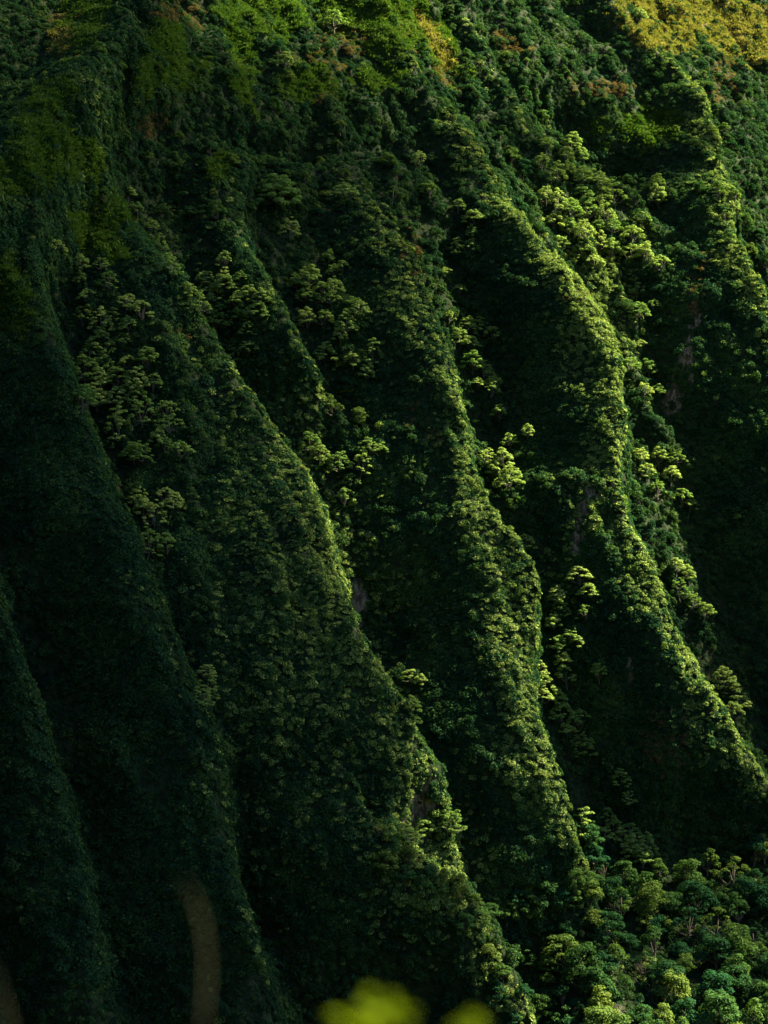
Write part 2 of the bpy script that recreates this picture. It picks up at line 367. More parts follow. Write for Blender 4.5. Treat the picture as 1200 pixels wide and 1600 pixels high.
# ------------------------------------------------------------------ foliage builders
def leaves(P, Nn, size, r, jit=0.7, aspect=1.0, up=0.25):
    """a rhombic leaf at every point P, facing roughly along Nn"""
    n = len(P)
    Nn = Nn + r.normal(0, jit, (n, 3)) + np.array([0, 0, up])
    Nn /= np.linalg.norm(Nn, axis=1, keepdims=True) + 1e-9
    a = np.cross(Nn, r.normal(0, 1, (n, 3))); a /= np.linalg.norm(a, axis=1, keepdims=True) + 1e-9
    b = np.cross(Nn, a)
    s = (size * r.uniform(0.6, 1.35, n))[:, None]
    V = np.stack([P - a * s * .5, P - b * s * .38 * aspect + Nn * s * .1, P + a * s * .5, P + b * s * .38 * aspect + Nn * s * .1], 1).reshape(-1, 3)
    F = np.arange(4 * n).reshape(n, 4)
    lv = np.repeat(r.uniform(0, 1, n), 4)
    return V, F, lv

def lobes(r, n, rad, flat, spread, h0, h1):
    """centres and radii of foliage lobes over a dome"""
    L = []
    for i in range(n):
        th = r.uniform(0, 2 * math.pi); q = math.sqrt(r.uniform(0, 1))
        z = h0 + (h1 - h0) * (1 - q ** 2) * r.uniform(0.75, 1.1)
        L.append((spread * q * math.cos(th), spread * q * math.sin(th), z, rad * r.uniform(0.7, 1.3), flat * r.uniform(0.8, 1.2)))
    return L

def lobe_leaves(r, L, per, size, under=0.2, **kw):
    Ps, Ns = [], []
    for (x, y, z, rad, flat) in L:
        n = max(6, int(per * rad * rad))
        d = r.normal(0, 1, (n, 3)); d[:, 2] = np.where(r.uniform(0, 1, n) > under, np.abs(d[:, 2]), -np.abs(d[:, 2]) * .5)
        d /= np.linalg.norm(d, axis=1, keepdims=True)
        k = rad * r.uniform(0.72, 1.06, n)[:, None]
        Ps.append(np.array([x, y, z]) + d * k * np.array([1, 1, flat])); Ns.append(d)
    return leaves(np.concatenate(Ps), np.concatenate(Ns), size, r, **kw)

def proto_mesh(name, V, F, lv, mat):
    return mesh_np(name, V, F, mat, False, {'lv': ('FLOAT', lv.astype(np.float32))})

def tube(path, radii, n=6):
    V = []; F = []
    for i, (p, rd) in enumerate(zip(path, radii)):
        p = Vector([float(q_) for q_ in p])
        t = (Vector(path[min(i + 1, len(path) - 1)]) - Vector(path[max(i - 1, 0)])).normalized()
        a = t.cross(Vector((0.3, 1, 0.1))).normalized(); b = t.cross(a)
        for k in range(n):
            an = 2 * math.pi * k / n
            V.append(tuple(p + a * rd * math.cos(an) + b * rd * math.sin(an)))
    for i in range(len(path) - 1):
        for k in range(n):
            k2 = (k + 1) % n
            F.append((i * n + k, i * n + k2, (i + 1) * n + k2, (i + 1) * n + k))
    V.append(tuple(path[-1])); F += [((len(path) - 1) * n + k, (len(path) - 1) * n + (k + 1) % n, len(V) - 1, len(V) - 1) for k in range(n)]
    return V, F

def join_tubes(tubes):
    V = []; F = []
    for v, f in tubes:
        o = len(V); V += v; F += [tuple(i + o for i in q) for q in f]
    return V, F

def wood_mesh(name, tubes, mat):
    V, F = join_tubes(tubes)
    me = bpy.data.meshes.new(name); me.from_pydata(V, [], [tuple(dict.fromkeys(q)) for q in F]); me.materials.append(mat)
    me.polygons.foreach_set('use_smooth', [True] * len(me.polygons)); me.update()
    return me

# ------------------------------------------------------------------ ground cover as instanced stuff
def gn_scatter(name, protos, pts, rot, scl, label, kindcat):
    """one object: points carrying rotation, size and choice of plant, plants instanced on them"""
    col = bpy.data.collections.new(name + '_plants')
    for i, m in enumerate(protos):
        o = bpy.data.objects.new('%s_plant' % name, m); col.objects.link(o)
    n = len(pts)
    me = bpy.data.meshes.new(name); me.vertices.add(n); me.vertices.foreach_set('co', np.asarray(pts, np.float32).ravel())
    def add(an, ty, arr, key):
        a = me.attributes.new(an, ty, 'POINT'); a.data.foreach_set(key, arr.ravel())
    add('rot', 'FLOAT_VECTOR', np.asarray(rot, np.float32), 'vector')
    add('scl', 'FLOAT_VECTOR', np.asarray(scl, np.float32), 'vector')
    add('pick', 'INT', rng.integers(0, len(protos), n).astype(np.int32), 'value')
    o = link(name, me)
    ng = bpy.data.node_groups.new(name + '_scatter', 'GeometryNodeTree')
    ng.interface.new_socket('Geometry', in_out='INPUT', socket_type='NodeSocketGeometry')
    ng.interface.new_socket('Geometry', in_out='OUTPUT', socket_type='NodeSocketGeometry')
    N, L = ng.nodes, ng.links
    gi = N.new('NodeGroupInput'); go = N.new('NodeGroupOutput')
    ip = N.new('GeometryNodeInstanceOnPoints'); ci = N.new('GeometryNodeCollectionInfo')
    ci.inputs['Collection'].default_value = col; ci.inputs['Separate Children'].default_value = True; ci.inputs['Reset Children'].default_value = True
    def na(nm, ty):
        a = N.new('GeometryNodeInputNamedAttribute'); a.data_type = ty; a.inputs['Name'].default_value = nm
        return [s for s in a.outputs if s.name == 'Attribute' and s.enabled][0]
    e2r = N.new('FunctionNodeEulerToRotation')
    L.new(na('rot', 'FLOAT_VECTOR'), e2r.inputs[0]); L.new(e2r.outputs[0], ip.inputs['Rotation'])
    L.new(na('scl', 'FLOAT_VECTOR'), ip.inputs['Scale']); L.new(na('pick', 'INT'), ip.inputs['Instance Index'])
    ip.inputs['Pick Instance'].default_value = True
    L.new(gi.outputs[0], ip.inputs['Points']); L.new(ci.outputs[0], ip.inputs['Instance'])
    L.new(ip.outputs[0], go.inputs[0])
    md = o.modifiers.new('scatter', 'NODES'); md.node_group = ng
    tag(o, label, kindcat, kind='stuff')
    return o

flatV = Vt.reshape(-1, 3); flatN = NRM.reshape(-1, 3); fa = area.ravel()
inview = ((PX > -260) & (PX < 1560) & (PY > -260) & (PY < 1800)).ravel()
def sample(dens, lift=0.0):
    """random points on the slope, density per square metre from an array over the grid"""
    k = rng.poisson(np.clip(dens.ravel() * fa, 0, 6) * inview)
    i = np.repeat(np.arange(len(k)), k); n = len(i)
    js = rng.uniform(-.5, .5, (n, 2))
    p = flatV[i] + gx.reshape(-1, 3)[i] * js[:, :1] + gy.reshape(-1, 3)[i] * js[:, 1:] 
    return p + flatN[i] * lift, flatN[i], i
def orient(nrm, updir=0.5, lean=0.15):
    """euler angles that stand a plant between the slope's normal and upright, spun at random"""
    n = len(nrm); z = nrm * (1 - updir) + np.array([0, 0, updir]) + rng.normal(0, lean, (n, 3))
    z /= np.linalg.norm(z, axis=1, keepdims=True)
    th = rng.uniform(0, 2 * math.pi, n)
    # R = Rz(yaw) Ry(pitch) applied after a spin about z
    pitch = np.arccos(np.clip(z[:, 2], -1, 1)); yaw = np.arctan2(z[:, 1], z[:, 0])
    cy, sy, cp, sp, ct, st = np.cos(yaw), np.sin(yaw), np.cos(pitch), np.sin(pitch), np.cos(th), np.sin(th)
    r00 = cy * cp * ct - sy * st; r10 = sy * cp * ct + cy * st; r20 = -sp * ct
    r21 = sp * st; r22 = cp
    ex = np.arctan2(r21, r22); ey = np.arcsin(np.clip(-r20, -1, 1)); ez = np.arctan2(r10, r00)
    return np.stack([ex, ey, ez], 1)

r0 = np.random.default_rng(3)
shrub_p = []
for i in range(7):
    L_ = lobes(r0, 5, 0.50, 0.8, 0.62, 0.0, 0.55)
    V, F, lv = lobe_leaves(r0, L_, 190, 0.22, under=0.1, jit=0.4)
    shrub_p.append(proto_mesh('leafy_shrub', V, F, lv, M_shrub))
vine_p, sunlit_vine_p = [], []
def vine(mat, i):
    n = 95; a = r0.uniform(0, 6.283, n); q = np.sqrt(r0.uniform(0, 1, n))
    P = np.stack([q * np.cos(a), q * np.sin(a), 0.12 + np.abs(r0.normal(0, .26, n)) * (1.15 - q)], 1)
    d = np.stack([.5 * q * np.cos(a), .5 * q * np.sin(a), np.ones(n)], 1)
    V, F, lv = leaves(P, d, 0.38, r0, jit=0.55)
    return proto_mesh('leafy_vine', V, F, lv, mat)
vine_p = [vine(M_shrub, i) for i in range(7)]
sunlit_vine_p = [vine(M_sunlit, i) for i in range(5)]
sunlit_p = []
for i in range(5):
    L_ = lobes(r0, 5, 0.50, 0.8, 0.62, 0.0, 0.6)
    V, F, lv = lobe_leaves(r0, L_, 170, 0.23, under=0.1, jit=0.45)
    sunlit_p.append(proto_mesh('sunlit_pale_shrub', V, F, lv, M_sunlit))
bush_p = []
for i in range(6):
    L_ = lobes(r0, 13, 0.32, 0.75, 0.78, 0.05, 0.85)
    V, F, lv = lobe_leaves(r0, L_, 620, 0.12, under=0.12, jit=0.35)
    bush_p.append(proto_mesh('round_bush', V, F, lv, M_shrub))
fern_p = []
for i in range(4):
    L_ = lobes(r0, 5, 0.45, 0.7, 0.6, 0.0, 0.45)
    V, F, lv = lobe_leaves(r0, L_, 150, 0.22, under=0.1, jit=0.8, aspect=0.5)
    fern_p.append(proto_mesh('dry_fern', V, F, lv, M_brown))
def tuft(mat, n=46):
    P = np.stack([r0.normal(0, .38, n), r0.normal(0, .38, n), np.zeros(n)], 1)
    d = np.stack([r0.normal(0, .45, n), r0.normal(0, .45, n), np.ones(n)], 1) * r0.uniform(0.35, 0.8, n)[:, None]
    a = r0.normal(0, 1, (n, 3)); a = np.cross(a, d); a /= np.linalg.norm(a, axis=1, keepdims=True)
    wd = 0.075
    V = np.stack([P - a * wd, P + a * wd, P + d * .7 + a * wd * .7, P + d + np.array([0.1, 0, -.12])], 1).reshape(-1, 3)
    return proto_mesh('grass_tuft', V, np.arange(4 * n).reshape(n, 4), np.repeat(r0.uniform(0, 1, n), 4), mat)
grass_p = [tuft(M_grass) for _ in range(4)]; gold_p = [tuft(M_gold) for _ in range(4)]

upper = np.clip((430 - PY) / 200, 0, 1)
patch_n = fbm(S / 10, Vv / 14, 401, 4)
soft = np.maximum(grass, gold)
painted_sun = 0.5 * np.exp(-((PX - 470) / 120) ** 2 - ((PY - 950) / 280) ** 2) + 0.9 * np.exp(-((PX - 925) / 50) ** 2 - ((PY - 480) / 130) ** 2) + 0.5 * np.exp(-((PX - 670) / 80) ** 2 - ((PY - 1350) / 90) ** 2)  # painted sunlight: pale plants massed where the ridge faces should look lit
face = np.clip((hs - 6) / 9, 0, 1) * np.clip((230 - Vv) / 120 , 0, 1) * np.clip(1.1 + 1.6 * fbm(S / 13, Vv / 20, 451, 3), 0, 1) * np.maximum(np.clip((PY - 120) / 200, 0.1, 1), np.clip((520 - PX) / 120, 0, 0.85)) * (1 - np.clip((toe + 6 - Vv) / 10, 0, 1))
bare = (1 - 0.82 * np.clip(grass * 1.2, 0, 1)) * (1 - 0.6 * gold) * (1 - 0.85 * rock) * (1 - np.clip(painted_sun * 0.95, 0, .85))
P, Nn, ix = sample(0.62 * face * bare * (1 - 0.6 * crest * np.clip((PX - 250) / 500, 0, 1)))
sz = np.clip(rng.gamma(6, 0.19, len(P)), 0.6, 2.2)
gn_scatter('vine_cover', vine_p, P, orient(Nn, 0.15, 0.2), np.stack([sz, sz, sz * rng.uniform(.8, 1.4, len(P))], 1),
           'fine leafy vines blanketing the steep ridge faces', 'vines')
print('vines', len(P))
d_shrub = 0.42 * (1 - 0.72 * face) * (1 - np.clip(painted_sun * 0.95, 0, .85)) * (1 - 0.82 * np.clip(grass * 1.2, 0, 1)) * (1 - 0.6 * gold) * (1 - 0.85 * rock) * (1 - 0.5 * brown) * (1 - 0.6 * crest * np.clip((PX - 250) / 500, 0, 1))
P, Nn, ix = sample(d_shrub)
sz = np.clip(rng.gamma(4, 0.27, len(P)), 0.5, 2.4)
gn_scatter('shrub_cover', shrub_p, P - Nn * 0.3, orient(Nn, 0.35), np.stack([sz, sz, sz * rng.uniform(.8, 1.3, len(P))], 1),
           'dense mixed shrubs and leafy vines covering the mountainside', 'shrubs')
print('shrubs', len(P))
sun_bias = (np.clip((PX - 300) / 650, 0.08, 0.8) + 0.8 * np.exp(-((PX - 940) / 110) ** 2 - ((PY - 520) / 240) ** 2)) * np.clip(1.25 - PY / 2400, 0.5, 1) * np.clip((PY + 60) / 260, 0.25, 1)  # weights the painted sunlight towards the brighter right-hand crests
d_sunlit = 0.95 * painted_sun * (1 - rock) + 0.8 * np.clip(1.6 * sun_bias * crest - 0.25 + 0.75 * fbm(S / 6, Vv / 11, 421, 4), 0, 1) * np.clip(crest * 2, 0, 1) * (1 - soft) * (1 - rock) + 0.0006
P, Nn, ix = sample(d_sunlit)
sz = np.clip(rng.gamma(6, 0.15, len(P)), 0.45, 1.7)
gn_scatter('sunlit_pale_cover', sunlit_p[:1] + sunlit_vine_p, P + Nn * 0.2, orient(Nn, 0.4), np.stack([sz, sz, sz * rng.uniform(.8, 1.3, len(P))], 1),
           'pale yellow green shrubs on ridge crests, with sunlight painted into leaf colour', 'shrubs')
d_bush = (0.012 + 0.022 * upper) * (1 - 0.85 * face) * (1 - 0.75 * soft) * (1 - rock) * np.clip(0.9 + 1.6 * patch_n, 0.1, 2) * (1 - 0.7 * crest)
P, Nn, ix = sample(d_bush)
sz = np.clip(rng.gamma(5, 0.55, len(P)), 1.2, 5.0) * (1 - 0.2 * upper.ravel()[ix])
gn_scatter('bush_cover', bush_p, P - Nn * 0.6, orient(Nn, 0.6, 0.1), np.stack([sz, sz * rng.uniform(.8, 1.2, len(P)), sz * rng.uniform(.75, 1.15, len(P))], 1),
           'round dark green bushes crowding the gullies and upper slopes', 'bushes')
print('bushes', len(P))
P, Nn, ix = sample(0.28 * brown * (1 - soft * .5))
sz = rng.uniform(0.9, 2.0, len(P))
gn_scatter('dry_fern_cover', fern_p, P, orient(Nn, 0.5), np.stack([sz, sz, sz], 1), 'patches of reddish brown dry fern and twiggy scrub', 'ferns')
P, Nn, ix = sample(0.9 * grass * (1 - gold))
sz = rng.uniform(0.9, 2.2, len(P))
gn_scatter('grass_cover', grass_p, P, orient(Nn, 0.6), np.stack([sz, sz, sz], 1), 'bright green grass on the upper slopes', 'grass')
P, Nn, ix = sample(0.8 * gold)
sz = rng.uniform(0.9, 2.2, len(P))
gn_scatter('dry_grass_cover', gold_p, P, orient(Nn, 0.6), np.stack([sz, sz, sz], 1), 'golden dry grass on the sunlit upper right slope', 'grass')

# ------------------------------------------------------------------ trees
def tree_meshes(kind, seed):
    """trunk with limbs, and crown; unit: metres, about 9 m tall"""
    r = np.random.default_rng(seed)
    if kind == 'candlenut':
        H = 8.0; L_ = lobes(r, int(r.integers(36, 64)), r.uniform(.62, .92), r.uniform(.42, .6), r.uniform(2.8, 4.6), r.uniform(0.8, 3.4), r.uniform(6.5, 9.0))
        V, F, lv = lobe_leaves(r, L_, 105, 0.40, under=0.1, jit=0.45, up=0.35); mat, bark = M_kukui, M_bark
    elif kind == 'umbrella':
        H = 9.0; L_ = lobes(r, 95, 1.35, 0.45, 8.0, 1.0, 9.4)
        V, F, lv = lobe_leaves(r, L_, 95, 0.42, under=0.15, jit=0.4, up=0.4); mat, bark = M_kukui, M_darkbark
    elif kind == 'bare':
        H = 5.0; L_ = lobes(r, 9, 1.3, 0.9, 2.2, 2.2, 5.2)
        V, F, lv = lobe_leaves(r, L_, 60, 0.42, under=0.3, jit=1.2, aspect=0.12); mat, bark = M_dead, M_bark
    else:
        H = 8.0; L_ = lobes(r, int(r.integers(16, 38)), r.uniform(0.8, 1.5), r.uniform(.55, .9), r.uniform(2.4, 4.0), r.uniform(1.6, 3.4), r.uniform(6.5, 9.0))
        V, F, lv = lobe_leaves(r, L_, 66, 0.46, under=0.15, jit=0.4); mat, bark = M_broad, M_darkbark
    fork = H * 0.3
    tubes = []
    bx, by = r.normal(0, .25, 2)
    tubes.append(tube([(0, 0, -1.5), (bx * .4, by * .4, fork * .5), (bx, by, fork), (bx * 1.3, by * 1.3, H * .75)], [0.27, 0.22, 0.17, 0.07]))
    for (x, y, z, rd, fl) in L_[:10]:
        s = r.uniform(0.5, 1.0)
        p0 = Vector((bx * s, by * s, fork * s)); p1 = Vector((x, y, z - 0.2))
        mid = p0.lerp(p1, 0.5) + Vector((0, 0, -0.35 + r.uniform(-.3, .3)))
        tubes.append(tube([tuple(p0), tuple(mid), tuple(p1)], [0.12, 0.085, 0.03], 5))
    if kind == 'bare':
        for q in range(26):
            x, y, z, rd, fl = L_[q % 9]
            dv = Vector([float(q_) for q_ in r.normal(0, 1, 3)]).normalized() * 1.3
            tubes.append(tube([(x, y, z - .3), (x + dv.x * .5, y + dv.y * .5, z + dv.z * .4), (x + dv.x, y + dv.y, z + abs(dv.z) * .9)], [0.05, 0.035, 0.012], 4))
    return wood_mesh(kind + '_trunk', tubes, bark), proto_mesh(kind + '_crown', V, F, lv, mat)

KINDS = {'candlenut_tree': [tree_meshes('candlenut', 40 + i) for i in range(12)],
         'broadleaf_tree': [tree_meshes('broad', 60 + i) for i in range(8)],
         'umbrella_tree': [tree_meshes('umbrella', 80)],
         'leafless_tree': [tree_meshes('bare', 90 + i) for i in range(2)]}
trng = random.Random(5)
def plant_tree(kind, loc, s, label, cat, group=None, zs=1.0):
    tm, cm = trng.choice(KINDS[kind])
    t = bpy.data.objects.new(kind, None); C.link(t); t.empty_display_size = 0.5
    t.location = loc; t.rotation_euler = (trng.uniform(-.16, .16), trng.uniform(-.16, .16), trng.uniform(0, 6.28)); t.scale = (s, s * trng.uniform(.9, 1.1), s * zs)
    tag(t, label, cat, group)
    link('trunk', tm, t); link('crown', cm, t)
    return t

WORD = ['first', 'second', 'third', 'fourth', 'fifth', 'sixth', 'seventh', 'eighth', 'ninth', 'tenth', 'eleventh', 'twelfth', 'thirteenth', 'fourteenth', 'fifteenth', 'sixteenth', 'seventeenth', 'eighteenth', 'nineteenth', 'twentieth']
def nth(i, n, first, last):
    """first / second from the ... counted from the nearer end"""
    j = n - 1 - i
    if i <= j: return 'at the %s' % first if i == 0 else '%s from the %s' % (WORD[i], first)
    return 'at the %s' % last if j == 0 else '%s from the %s' % (WORD[j], last)

# pale candlenut trees: a place one can find, then the crown centres in the photograph (x, y) and size
GROVES = [
 ('pale tree {} in the string above the left grove', 0.75, [(200, 300), (210, 322), (235, 345), (247, 375), (265, 398), (275, 415)]),
 ('olive green tree {} at the head of the far left gully', 0.9, [(95, 382), (130, 412), (157, 412), (120, 440), (168, 436), (142, 460)]),
 ('pale green tree {} high in the far left gully', 0.95, [(195, 470), (217, 484), (130, 490), (153, 500), (178, 502), (200, 505), (155, 528), (187, 524), (140, 552)]),
 ('yellow green tree {} in the thick of the far left grove', 1.0, [(165, 562), (197, 552), (227, 560), (132, 578), (160, 590), (190, 588), (215, 588), (236, 598), (150, 618), (184, 618), (211, 612)]),
 ('spreading green tree {} in the lower far left gully', 1.0, [(130, 622), (258, 635), (222, 645), (190, 658), (266, 655), (240, 678), (202, 700), (220, 712), (256, 695)]),
 ('green tree {} at the foot of the far left grove', 0.95, [(276, 700), (210, 776), (226, 790), (255, 772), (272, 786), (240, 805), (235, 842), (258, 850)]),
 ('pale tree {} in the upper grove left of the small spur', 0.9, [(350, 402), (320, 428), (346, 424), (298, 444), (325, 448), (372, 430), (352, 445)]),
 ('pale tree {} in the main grove left of the small spur', 0.9, [(306, 466), (338, 464), (366, 462), (386, 452), (402, 462), (326, 484), (350, 483), (376, 485), (396, 480)]),
 ('green tree {} below the grove left of the small spur', 0.85, [(350, 505), (331, 502), (362, 550), (385, 512), (378, 530)]),
 ('bright pale tree {} in the upper middle gully grove', 0.95, [(510, 402), (531, 405), (516, 426), (464, 434), (482, 430), (500, 446), (526, 446)]),
 ('bright tree {} in the central middle gully grove', 0.95, [(474, 455), (490, 468), (521, 462), (484, 490), (505, 496), (546, 478), (561, 474), (545, 500)]),
 ('duller tree {} at the foot of the middle gully grove', 0.9, [(530, 522), (515, 542), (556, 560), (581, 545), (570, 576)]),
 ('round pale tree {} at the gully head left of the brightest ridge', 0.85, [(656, 240), (676, 240), (670, 290), (715, 320), (735, 332), (726, 350), (712, 378)]),
 ('pale tree {} in the upper gully before the brightest ridge', 0.85, [(732, 378), (700, 420), (716, 442), (704, 490), (726, 500), (720, 522), (736, 530), (752, 510), (771, 515)]),
 ('green tree {} halfway down the gully before the brightest ridge', 0.9, [(738, 560), (756, 570), (745, 592), (762, 602), (772, 590), (782, 640), (800, 682), (822, 670)]),
 ('shaded tree {} in the gully beside the middle ridge crest', 0.9, [(760, 705), (790, 712), (768, 728), (802, 740), (776, 752), (822, 850), (806, 872)]),
 ('sunlit pale tree {} in the top of the brightest grove', 1.05, [(856, 218), (882, 234), (848, 240), (893, 215), (908, 236), (893, 262), (868, 262)]),
 ('sunlit pale tree {} on the right edge of the brightest grove', 1.1, [(916, 268), (937, 274), (912, 294), (936, 300), (960, 293), (922, 320), (944, 328), (930, 348), (958, 345), (957, 375)]),
 ('sunlit pale tree {} on the left side of the brightest grove', 1.05, [(852, 300), (870, 308), (888, 316), (868, 336), (892, 344), (912, 352), (902, 372), (930, 372), (878, 370), (900, 396), (925, 398)]),
 ('pale topped tree {} right of the brightest grove', 1.1, [(1022, 278), (1030, 300), (1006, 330), (986, 352), (985, 386), (1004, 388), (1032, 400)]),
 ('shaded green tree {} in the gully behind the brightest ridge', 0.95, [(990, 440), (1001, 480), (1002, 532), (989, 560), (1016, 572), (1030, 602), (1002, 600), (1020, 470)]),
 ('dark green tree {} in the clump right of the bright crest', 1.1, [(1000, 705), (1030, 702), (1060, 712), (1012, 732), (1045, 736), (1030, 760), (1062, 765), (1074, 784)]),
 ('dim tree {} in the dark right hand gully', 0.95, [(1060, 880), (1075, 892), (1066, 912), (1082, 932), (1108, 950), (1132, 1058), (1150, 1072), (1160, 1092), (1141, 1102)]),
 ('yellow lit tree {} beside the lower middle ridge', 0.9, [(874, 930), (880, 952), (866, 970), (886, 986), (872, 1002), (876, 1030), (886, 1052)]),
 ('bright yellow green tree {} against the lower middle ridge', 1.0, [(842, 1050), (857, 1062), (850, 1082), (872, 1092), (880, 1112), (902, 1122), (886, 1140), (906, 1152), (912, 1168)]),
 ('dim tree {} deep in the gully past the middle ridge', 0.95, [(905, 900), (921, 922), (902, 1000), (916, 960), (930, 1040)]),
 ('pale tree {} above the wooded apron', 0.95, [(960, 1212), (976, 1232), (946, 1270), (961, 1290), (945, 1302), (981, 1290), (976, 1312), (1010, 1320), (1002, 1336), (911, 1280), (990, 1322)]),
 ('shaded tree {} in the dark gully behind the wide spur', 0.9, [(485, 690), (501, 702), (531, 722), (546, 746), (560, 722), (580, 692), (545, 772), (590, 702)]),
 ('bright tree {} at the tip of the wide spur', 0.85, [(640, 1052), (656, 1062), (641, 1102), (652, 1120), (692, 1278), (704, 1285), (664, 1292), (640, 1302)]),
 ('small round tree {} in the black gully at lower left', 0.95, [(320, 1048), (323, 1076), (316, 1092)]),
 ('lone pale tree {} on the dark upper slope', 1.1, [(445, 90), (535, 290), (455, 356), (1000, 12), (525, 20)]),
]
ntree = 0
for lab, s0, pts in GROVES:
    pts = sorted(pts, key=lambda p: p[1])
    for i, (x, y) in enumerate(pts):
        s = s0 * trng.uniform(0.78, 1.22)
        hpx = 6.5 * s * FPX / 730
        p, k = at(x, y + hpx * 0.75)
        p2 = p + Vector((0, 0, -0.3))
        plant_tree('candlenut_tree', p2, s, lab.format(nth(i, len(pts), 'top', 'bottom')), 'tree', 'pale crowned candlenut trees in the gullies')
        ntree += 1
print('candlenut', ntree)

# darker round crowned trees of the wooded apron and the upper slopes
def spread(poly, step, jit=0.35):
    out = []
    (x0, y0, x1, y1), test = poly
    yy = y0; row = 0
    while yy < y1:
        xx = x0 + (row % 2) * step / 2
        while xx < x1:
            a, b = xx + trng.uniform(-jit, jit) * step, yy + trng.uniform(-jit, jit) * step
            if test(a, b): out.append((a, b, row))
            xx += step
        yy += step * 0.72; row += 1
    return out
WOODS = [
 ('broad green tree', 'on the bottom right apron', spread(((860, 1330, 1230, 1640), lambda a, b: b > 1330 + (1100 - a) * 0.25 if a < 1100 else b > 1250), 44), 1.2, 'trees of the wooded apron at the foot of the slope'),
 ('olive green tree', 'on the low spur at bottom centre', [(590, 1300), (612, 1322), (600, 1345), (640, 1340), (632, 1372), (668, 1358), (660, 1392), (692, 1372), (690, 1400), (718, 1392), (712, 1424), (742, 1408), (752, 1436), (728, 1448), (690, 1440), (655, 1425), (768, 1424)], 0.8, 'trees along the low bottom spur'),
 ('leafy tree', 'in the dark hollow beyond the low spur', [(808, 1402), (826, 1418), (842, 1440), (800, 1432), (780, 1470), (812, 1480), (760, 1500), (790, 1520), (830, 1500), (850, 1530), (818, 1550), (775, 1560), (840, 1580), (800, 1590), (740, 1540)], 0.9, 'trees in the hollow beyond the bottom spur'),
 ('round green tree', 'at the lower end of the middle ridge', [(900, 1290), (918, 1310), (898, 1330), (925, 1340), (945, 1362), (920, 1375), (890, 1372), (905, 1400), (935, 1405), (958, 1400), (870, 1400)], 0.95, 'trees at the lower end of the middle ridge'),
 ('dark tree', 'in the upper left bowl', spread(((150, 90, 560, 330), lambda a, b: True), 46), 0.6, 'dark trees scattered on the upper left slope'),
 ('small round tree', 'on the upper right slope', spread(((590, 10, 1190, 200), lambda a, b: True), 50), 0.45, 'small trees scattered on the upper right slope'),
 ('sunlit round tree', 'on the right hand ridge near its top', [(1100, 110), (1112, 130), (1118, 160), (1130, 190), (1110, 200), (1140, 220), (1100, 240), (1125, 250), (1150, 260), (1095, 290), (1120, 290), (1150, 300), (1170, 290), (1100, 330), (1130, 335), (1160, 340), (1185, 360), (1140, 370), (1170, 390), (1195, 410)], 0.75, 'trees on the right hand ridge'),
 ('green bushy tree', 'on the crest beside the brightest grove', [(820, 140), (838, 160), (850, 180), (760, 190), (780, 215), (800, 235), (820, 262), (835, 290), (600, 245), (620, 270), (612, 300), (560, 560), (545, 600), (520, 640), (560, 650)], 0.75, 'bushy trees on the ridge crests'),
]
COLS = ['leftmost column', 'left part', 'middle part', 'right part', 'rightmost column']
nb = 0
for what, where, pts, s0, grp in WOODS:
    if len(pts[0]) == 3:                               # planted in rough rows: say the row and the place in it
        rows = sorted(set(p[2] for p in pts)); named = []
        for ri, rw in enumerate(rows):
            line = sorted(p for p in pts if p[2] == rw)
            for i, p in enumerate(line):
                named.append((p[0], p[1], '%s, %s row down, %s' % (where, WORD[ri], nth(i, len(line), 'left', 'right'))))
    else:
        ps = sorted(pts, key=lambda p: p[1])
        named = [(p[0], p[1], '%s, %s' % (where, nth(i, len(ps), 'top', 'bottom'))) for i, p in enumerate(ps)]
    for (x, y, wh) in named:
        s = s0 * trng.uniform(0.6, 1.35)
        p, k = at(x, y + 5.0 * s * FPX / 730 * 0.8)
        plant_tree('broadleaf_tree', p + Vector((0, 0, -0.5)), s, '%s %s' % (what, wh), 'tree', grp, zs=trng.uniform(.8, 1.05)); nb += 1
print('broadleaf', nb)
p, k = at(432, 325)
plant_tree('umbrella_tree', p, 1.25, 'wide domed umbrella tree, the largest crown on the dark upper slope', 'tree')
for (x, y, s, lab) in [(970, 1600, 1.1, 'grey leafless tree at the bottom edge below the wooded apron'), (1000, 1520, 0.8, 'pale grey leafless tree among green crowns at lower right')]:
    p, k = at(x, y); plant_tree('leafless_tree', p, s, lab, 'tree')

# ------------------------------------------------------------------ out of focus plants right in front of the viewer
def px3(px, py, D): return Vector(((px - 600) / FPX * D, D, (800 - py) / FPX * D))
def near_mat(name, col, tr):
    m, N, L = new_mat(name)
    out = N.new('ShaderNodeOutputMaterial'); ms = N.new('ShaderNodeMixShader'); p = N.new('ShaderNodeBsdfPrincipled'); t = N.new('ShaderNodeBsdfTranslucent')
    tc = N.new('ShaderNodeTexCoord'); nz = N.new('ShaderNodeTexNoise'); nz.inputs['Scale'].default_value = 60
    L.new(tc.outputs['Object'], nz.inputs['Vector'])
    mx = N.new('ShaderNodeMix'); mx.data_type = 'RGBA'; L.new(nz.outputs['Fac'], mx.inputs[0])
    mx.inputs[6].default_value = (*[c * .6 for c in col], 1); mx.inputs[7].default_value = (*[c * 1.25 for c in col], 1)
    L.new(mx.outputs[2], p.inputs['Base Color']); L.new(mx.outputs[2], t.inputs[0]); p.inputs['Roughness'].default_value = 0.6; p.inputs['Specular IOR Level'].default_value = 0.02
    ms.inputs[0].default_value = tr; L.new(p.outputs[0], ms.inputs[1]); L.new(t.outputs[0], ms.inputs[2]); L.new(ms.outputs[0], out.inputs[0])
    return m
M_near = near_mat('near_leaf', (0.060, 0.088, 0.001), 0.45)
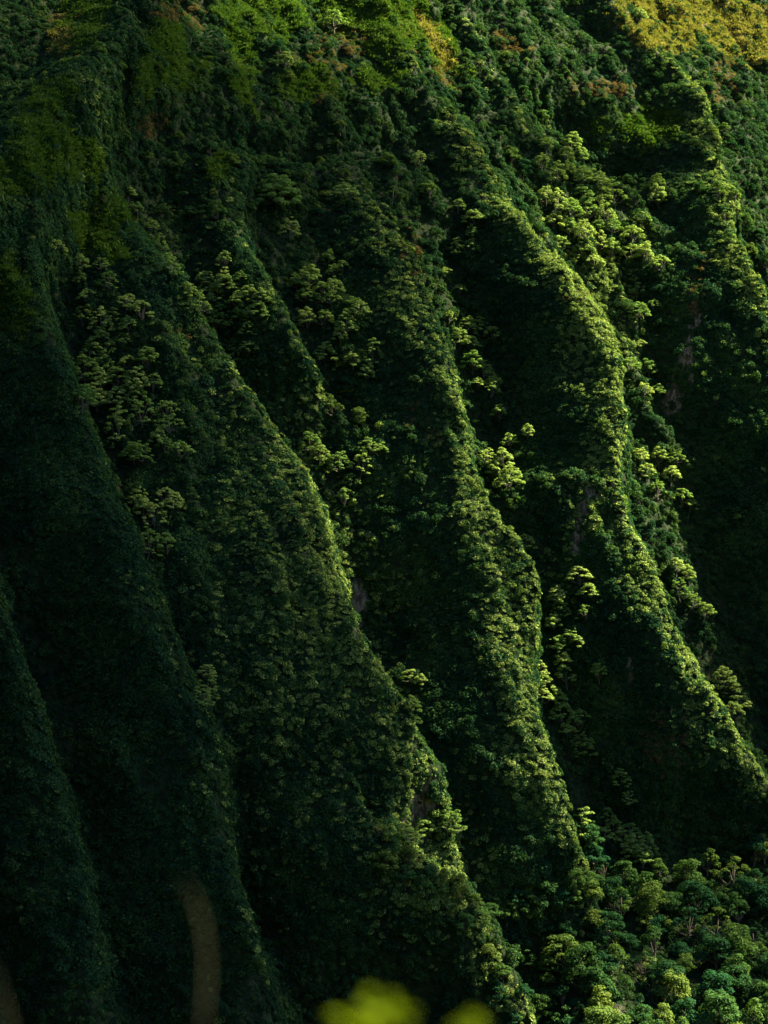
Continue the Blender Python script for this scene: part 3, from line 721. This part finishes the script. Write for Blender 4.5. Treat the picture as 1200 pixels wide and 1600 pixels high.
def near_leaf_mesh(ln, wd, mat):
    ln *= 0.88; wd *= 0.8
    V = []; F = []; n = 10; m_ = 4
    for i in range(n + 1):
        t = i / n; w_ = wd * math.sin(math.pi * min(1, t * 0.94 + 0.04)) ** 0.75
        for j in range(-m_, m_ + 1):
            q = j / m_
            V.append((w_ * q * 0.5, ln * t, -0.18 * ln * t * t + abs(q) * wd * 0.14 + 0.004 * math.sin(9 * t)))
    k = 2 * m_ + 1
    for i in range(n):
        for j in range(k - 1): F.append((i * k + j, i * k + j + 1, (i + 1) * k + j + 1, (i + 1) * k + j))
    return mesh_np('leaf', V, F, mat, True)
def near_plant(base, top, leaf_spots, label):
    t = bpy.data.objects.new('leafy_seedling', None); C.link(t); t.location = base; tag(t, label, 'plant')
    path = [Vector((0, 0, -0.05)), (top - base) * .5 + Vector((.02, 0, 0)), top - base]
    link('stem', wood_mesh('stem', [tube([tuple(q) for q in path], [0.004, 0.003, 0.0015], 8)], M_stem), t)
    for (d, ln, wd, yaw, pit) in leaf_spots:
        lf = link('leaf', near_leaf_mesh(ln, wd, M_near), t)
        lf.location = top - base + Vector(d); lf.rotation_euler = (pit, 0.2, yaw)
D1 = 1.5
top = px3(586, 1606, D1); base = Vector((top.x + .03, top.y + .05, -1.66))
near_plant(base, top, [((0, 0, 0), .040, .030, 1.7, .35), ((0, 0, .002), .036, .03, -1.5, .4), ((0, 0, 0), .034, .03, -.6, .8), ((0, 0, -.003), .03, .028, 2.8, .6), ((0, 0, .004), .03, .03, .5, 1.0), ((.01, .01, 0), .03, .026, -2.3, .3)],
           'blurred yellow green leafy plant close in front at bottom centre')
top = px3(735, 1618, D1); base = Vector((top.x + .02, top.y + .05, -1.66))
near_plant(base, top, [((0, 0, 0), .02, .02, .2, 1.2), ((0, 0, 0), .018, .016, 1.8, .5), ((0, 0, 0), .018, .016, -1.5, .6)],
           'small blurred yellow leaf tip at the bottom edge right of the larger one')
def near_stem(pts, rad, label):
    P3 = [px3(a, b, D1) for a, b in pts]
    base = Vector((P3[-1].x, P3[-1].y, -1.66)); t = bpy.data.objects.new('dry_stem', None); C.link(t); t.location = base; tag(t, label, 'plant stem', 'bare blurred stems in front')
    path = [q - base for q in P3] + [Vector((0, 0, -0.05))]
    link('stalk', wood_mesh('stalk', [tube([tuple(q) for q in path], [rad * min(1, .12 + .22 * i) for i in range(len(path))], 10)], M_stem), t)
near_stem([(284, 1372), (303, 1402), (316, 1445), (321, 1490), (320, 1540), (314, 1620), (310, 1800)], 0.0022, 'dim blurred grey brown stem standing upright in front at lower left')
near_stem([(-20, 1500), (-4, 1535), (10, 1580), (22, 1640), (40, 1800)], 0.0016, 'dim blurred stem cut by the bottom left corner')
plant_tree('broadleaf_tree', Vector((4.0, 2.9, -1.9)), 0.55, 'unseen small broadleaf tree added beside the viewpoint to shade the plants in front', 'tree')  # out of view, added to keep sun off the near stems and leaves
